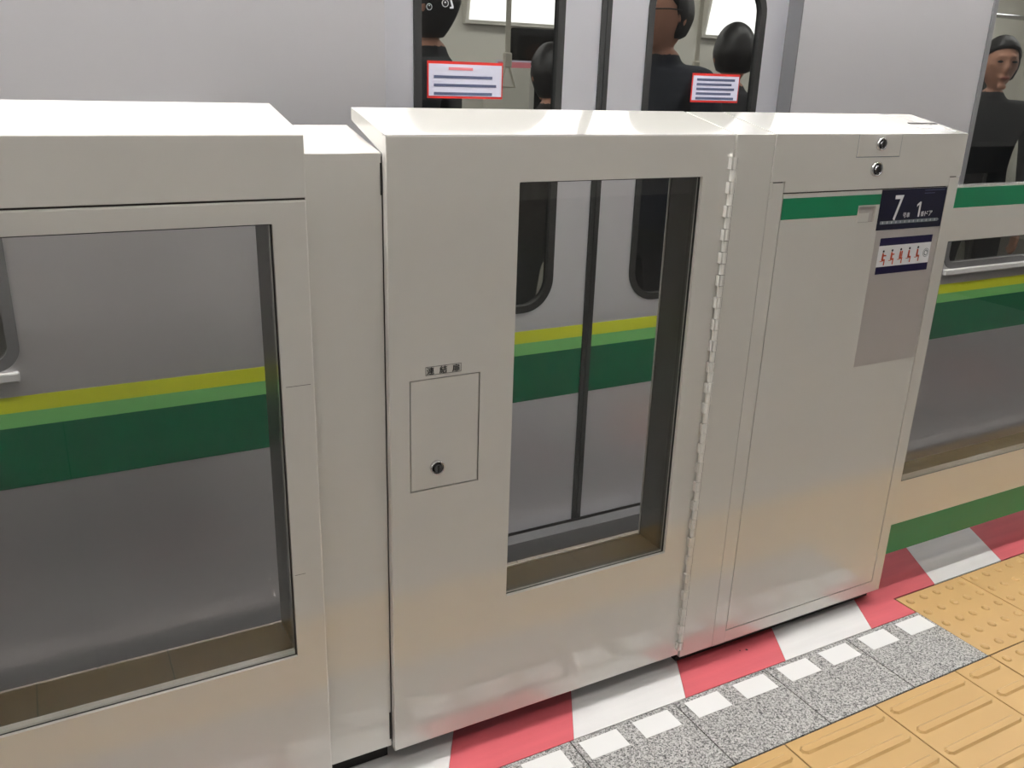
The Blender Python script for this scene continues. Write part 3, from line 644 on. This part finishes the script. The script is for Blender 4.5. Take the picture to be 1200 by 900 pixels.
# ================================================================== PASSENGERS
def person(label, x, y, hgt, rotz, top, bottom, glasses=False, long_hair=False, headtilt=0.0):
    """standing figure; faces -y before rotation; one continuous body mesh"""
    s = hgt/1.70
    J, E, R = [], [], []
    def v(p, r): J.append(Vector(p)); R.append(r if isinstance(r, tuple) else (r, r)); return len(J)-1
    def chain(start, items):
        a = start
        for p, r in items:
            b = v(p, r); E.append((a, b)); a = b
        return a
    pel = v((0, 0, 0.93), (0.155, 0.105))
    che = chain(pel, [((0, 0.0, 1.08), (0.135, 0.095)), ((0, 0.005, 1.24), (0.155, 0.108)), ((0, 0.01, 1.37), (0.140, 0.090))])
    chain(che, [((0, 0.005, 1.44), 0.060), ((0, -0.005, 1.50), 0.052)])
    for sx in (-1, 1):
        chain(pel, [((sx*0.095, 0, 0.86), 0.092), ((sx*0.10, -0.01, 0.50), 0.062), ((sx*0.105, 0.02, 0.28), 0.056), ((sx*0.105, 0.03, 0.085), 0.040), ((sx*0.112, -0.05, 0.042), 0.042), ((sx*0.118, -0.14, 0.03), 0.034)])
        chain(che, [((sx*0.165, 0.01, 1.385), 0.062), ((sx*0.215, 0.015, 1.29), 0.052), ((sx*0.235, 0.02, 1.10), 0.044), ((sx*0.235, -0.02, 0.88), 0.030), ((sx*0.232, -0.03, 0.83), (0.022, 0.036))])
    me = bpy.data.meshes.new('sk'); me.from_pydata([tuple(p) for p in J], E, [])
    o = bpy.data.objects.new('sk', me); COL.objects.link(o)
    md = o.modifiers.new('skin', 'SKIN'); md.use_smooth_shade = True
    for i, d in enumerate(me.skin_vertices[0].data): d.radius = R[i]; d.use_root = (i == 0)
    o.modifiers.new('sub', 'SUBSURF').levels = 2
    dg = bpy.context.evaluated_depsgraph_get()
    bm = bmesh.new(); bm.from_mesh(o.evaluated_get(dg).to_mesh()); o.evaluated_get(dg).to_mesh_clear()
    bpy.data.objects.remove(o)
    # head: ellipsoid with jaw, brow, cheeks
    HC = Vector((0, -0.015, 1.595))
    def headpt(u, w_, grow=0.0):
        d = Vector((math.cos(w_)*math.sin(u), -math.cos(w_)*math.cos(u), math.sin(w_)))
        a, b, c = 0.076, 0.096, 0.118
        p = Vector((d.x*a, d.y*b, d.z*c))
        if d.z < 0:
            k = -d.z; p.x *= 1-0.32*k; p.y *= (1-0.10*k) if d.y < 0 else (1-0.35*k)
        if d.y < 0: p.y *= 0.96
        return HC + p + d*grow
    nu, nv = 28, 20
    def ball(grow):
        b2 = []
        for j in range(1, nv):
            b2.append([bm.verts.new(headpt(2*math.pi*i/nu, -math.pi/2+math.pi*j/nv, grow)) for i in range(nu)])
        t0 = bm.verts.new(headpt(0, -math.pi/2, grow)); t1 = bm.verts.new(headpt(0, math.pi/2, grow))
        for j in range(len(b2)-1):
            for i in range(nu): bm.faces.new((b2[j][i], b2[j][(i+1) % nu], b2[j+1][(i+1) % nu], b2[j+1][i]))
        for i in range(nu):
            bm.faces.new((t0, b2[0][(i+1) % nu], b2[0][i])); bm.faces.new((t1, b2[-1][i], b2[-1][(i+1) % nu]))
    ball(0)
    def ell(c, r, n=8):
        M = Matrix.Translation(c) @ Matrix.Diagonal((r[0], r[1], r[2], 1))
        bmesh.ops.create_uvsphere(bm, u_segments=n+4, v_segments=n, radius=1, matrix=M)
    ell(HC+Vector((0, -0.098, -0.014)), (0.013, 0.020, 0.026)); ell(HC+Vector((0, -0.092, 0.012)), (0.009, 0.012, 0.03))   # nose
    ell(HC+Vector((0, -0.084, 0.034)), (0.048, 0.014, 0.010))                                    # brow
    ell(HC+Vector((0, -0.083, -0.058)), (0.026, 0.012, 0.012)); ell(HC+Vector((0, -0.075, -0.098)), (0.024, 0.016, 0.014))
    for sx in (-1, 1):
        ell(HC+Vector((sx*0.078, 0.010, -0.008)), (0.010, 0.018, 0.032))                         # ears
        for k in range(4):                                                                        # fingers
            fx = sx*0.232; fy = -0.062+0.021*k; ln = (0.062, 0.074, 0.070, 0.056)[k]
            tube(bm, [(fx, fy, 0.815), (fx-sx*0.004, fy-0.004, 0.79), (fx-sx*0.010, fy-0.008, 0.79-ln*0.6), (fx-sx*0.022, fy-0.008, 0.79-ln)], 0.0088, 8)
        tube(bm, [(sx*0.226, -0.050, 0.835), (sx*0.215, -0.085, 0.80), (sx*0.210, -0.095, 0.765)], 0.010, 8)
    me = bpy.data.meshes.new('person'); bm.to_mesh(me); bm.free()
    o = bpy.data.objects.new('tmp', me); COL.objects.link(o)
    rm = o.modifiers.new('r', 'REMESH'); rm.mode = 'VOXEL'; rm.voxel_size = 0.0085
    sm = o.modifiers.new('s', 'SMOOTH'); sm.iterations = 2
    dg = bpy.context.evaluated_depsgraph_get()
    me2 = bpy.data.meshes.new_from_object(o.evaluated_get(dg)); bpy.data.objects.remove(o)
    me2.materials.clear()
    for m in (top, bottom, SKIN, PLINTH): me2.materials.append(m)
    for p in me2.polygons:
        c = p.center
        if c.z > 1.475 or (abs(c.x) > 0.17 and c.z < 0.865): i = 2
        elif c.z > 0.90 or abs(c.x) > 0.20: i = 0
        elif c.z < 0.075: i = 3
        else: i = 1
        p.material_index = i; p.use_smooth = True
    me2.name = 'person'
    body = link('person', me2, None, (x, y, 0.02)); body.scale = (s, s, s); body.rotation_euler = (0, 0, rotz)
    tag(body, label, 'person', 'passengers inside the train')
    def sub(name, bm_, m, smooth=True):
        bmesh.ops.recalc_face_normals(bm_, faces=bm_.faces)
        q = bpy.data.meshes.new(name); bm_.to_mesh(q); bm_.free(); q.materials.append(m)
        if smooth: q.polygons.foreach_set('use_smooth', [True]*len(q.polygons))
        return link(name, q, body)
    # hair: shell over crown, sides and back
    bm = bmesh.new(); rows = []
    for j in range(0, 17):
        row = []
        for i in range(nu):
            u = 2*math.pi*i/nu; front = max(0.0, math.cos(u))
            low = -0.62 if not long_hair else -0.95
            side = math.cos(u)
            wmin = 0.62*max(0, side)**0.5 if side > 0.35 else (0.22 if side > 0.05 else low)
            w_ = wmin + (math.pi/2-wmin)*j/16
            g = 0.014 + 0.0012*math.sin(9*u)*(1 if j < 13 else 0)
            row.append(bm.verts.new(headpt(u, w_, g if j > 0 else 0.003)))
        rows.append(row)
    for j in range(16):
        for i in range(nu):
            try: bm.faces.new((rows[j][i], rows[j][(i+1) % nu], rows[j+1][(i+1) % nu], rows[j+1][i]))
            except ValueError: pass
    bmesh.ops.remove_doubles(bm, verts=bm.verts, dist=0.0005)
    sub('hair', bm, HAIR)
    for sx in (-1, 1):
        bm = bmesh.new(); bmesh.ops.create_uvsphere(bm, u_segments=10, v_segments=8, radius=1, matrix=Matrix.Translation(HC+Vector((sx*0.031, -0.086, 0.012))) @ Matrix.Diagonal((0.013, 0.006, 0.0055, 1)))
        sub('eye', bm, EYEM)
    bm = bmesh.new(); bmesh.ops.create_uvsphere(bm, u_segments=10, v_segments=8, radius=1, matrix=Matrix.Translation(HC+Vector((0, -0.094, -0.058))) @ Matrix.Diagonal((0.022, 0.005, 0.006, 1)))
    sub('mouth', bm, LIP)
    if glasses:
        bm = bmesh.new()
        for sx in (-1, 1):
            c = HC+Vector((sx*0.032, -0.104, 0.010))
            pts = [(c.x+0.025*math.cos(t), c.y, c.z+0.017*math.sin(t)) for t in [2*math.pi*k/16 for k in range(17)]]
            tube(bm, pts, 0.0022, 6)
            tube(bm, [(c.x+sx*0.025, c.y, c.z+0.004), (sx*0.083, HC.y-0.06, c.z+0.006), (sx*0.085, HC.y+0.005, c.z+0.004)], 0.0022, 6)
        tube(bm, [(-0.008, HC.y-0.106, HC.z+0.014), (0.008, HC.y-0.106, HC.z+0.014)], 0.002, 6)
        sub('glasses', bm, BLACKP)
    return body
JBLACK = mat('black_jacket', (0.010, 0.011, 0.014, 1), 0.8); JNAVY = mat('navy_jacket', (0.012, 0.016, 0.028, 1), 0.8)
JBROWN = mat('dark_brown_coat', (0.030, 0.024, 0.020, 1), 0.85); JGREY = mat('charcoal_coat', (0.035, 0.036, 0.04, 1), 0.85)
PANTS = mat('dark_trousers', (0.02, 0.02, 0.024, 1), 0.85)
R = math.radians
person('person in a black jacket turned away to the left behind the left door window', 1.10, 1.12, 1.72, R(-122), JBLACK, PANTS, long_hair=True)
person('person in glasses and navy jacket facing left behind the right door window', 1.985, 1.14, 1.73, R(-82), JNAVY, PANTS, glasses=True)
person('shorter person in dark brown coat seen from behind at the left door', 1.835, 1.64, 1.52, R(170), JBROWN, PANTS, long_hair=True)
person('person in charcoal coat turned away behind the right door notice', 2.55, 1.42, 1.62, R(150), JGREY, PANTS)
person('person in black coat facing the platform behind the right side window', 3.92, 1.22, 1.63, R(-35), JBLACK, PANTS)
person('person in brown coat turned away beside the right side window edge', 3.74, 1.62, 1.70, R(160), JBROWN, PANTS)
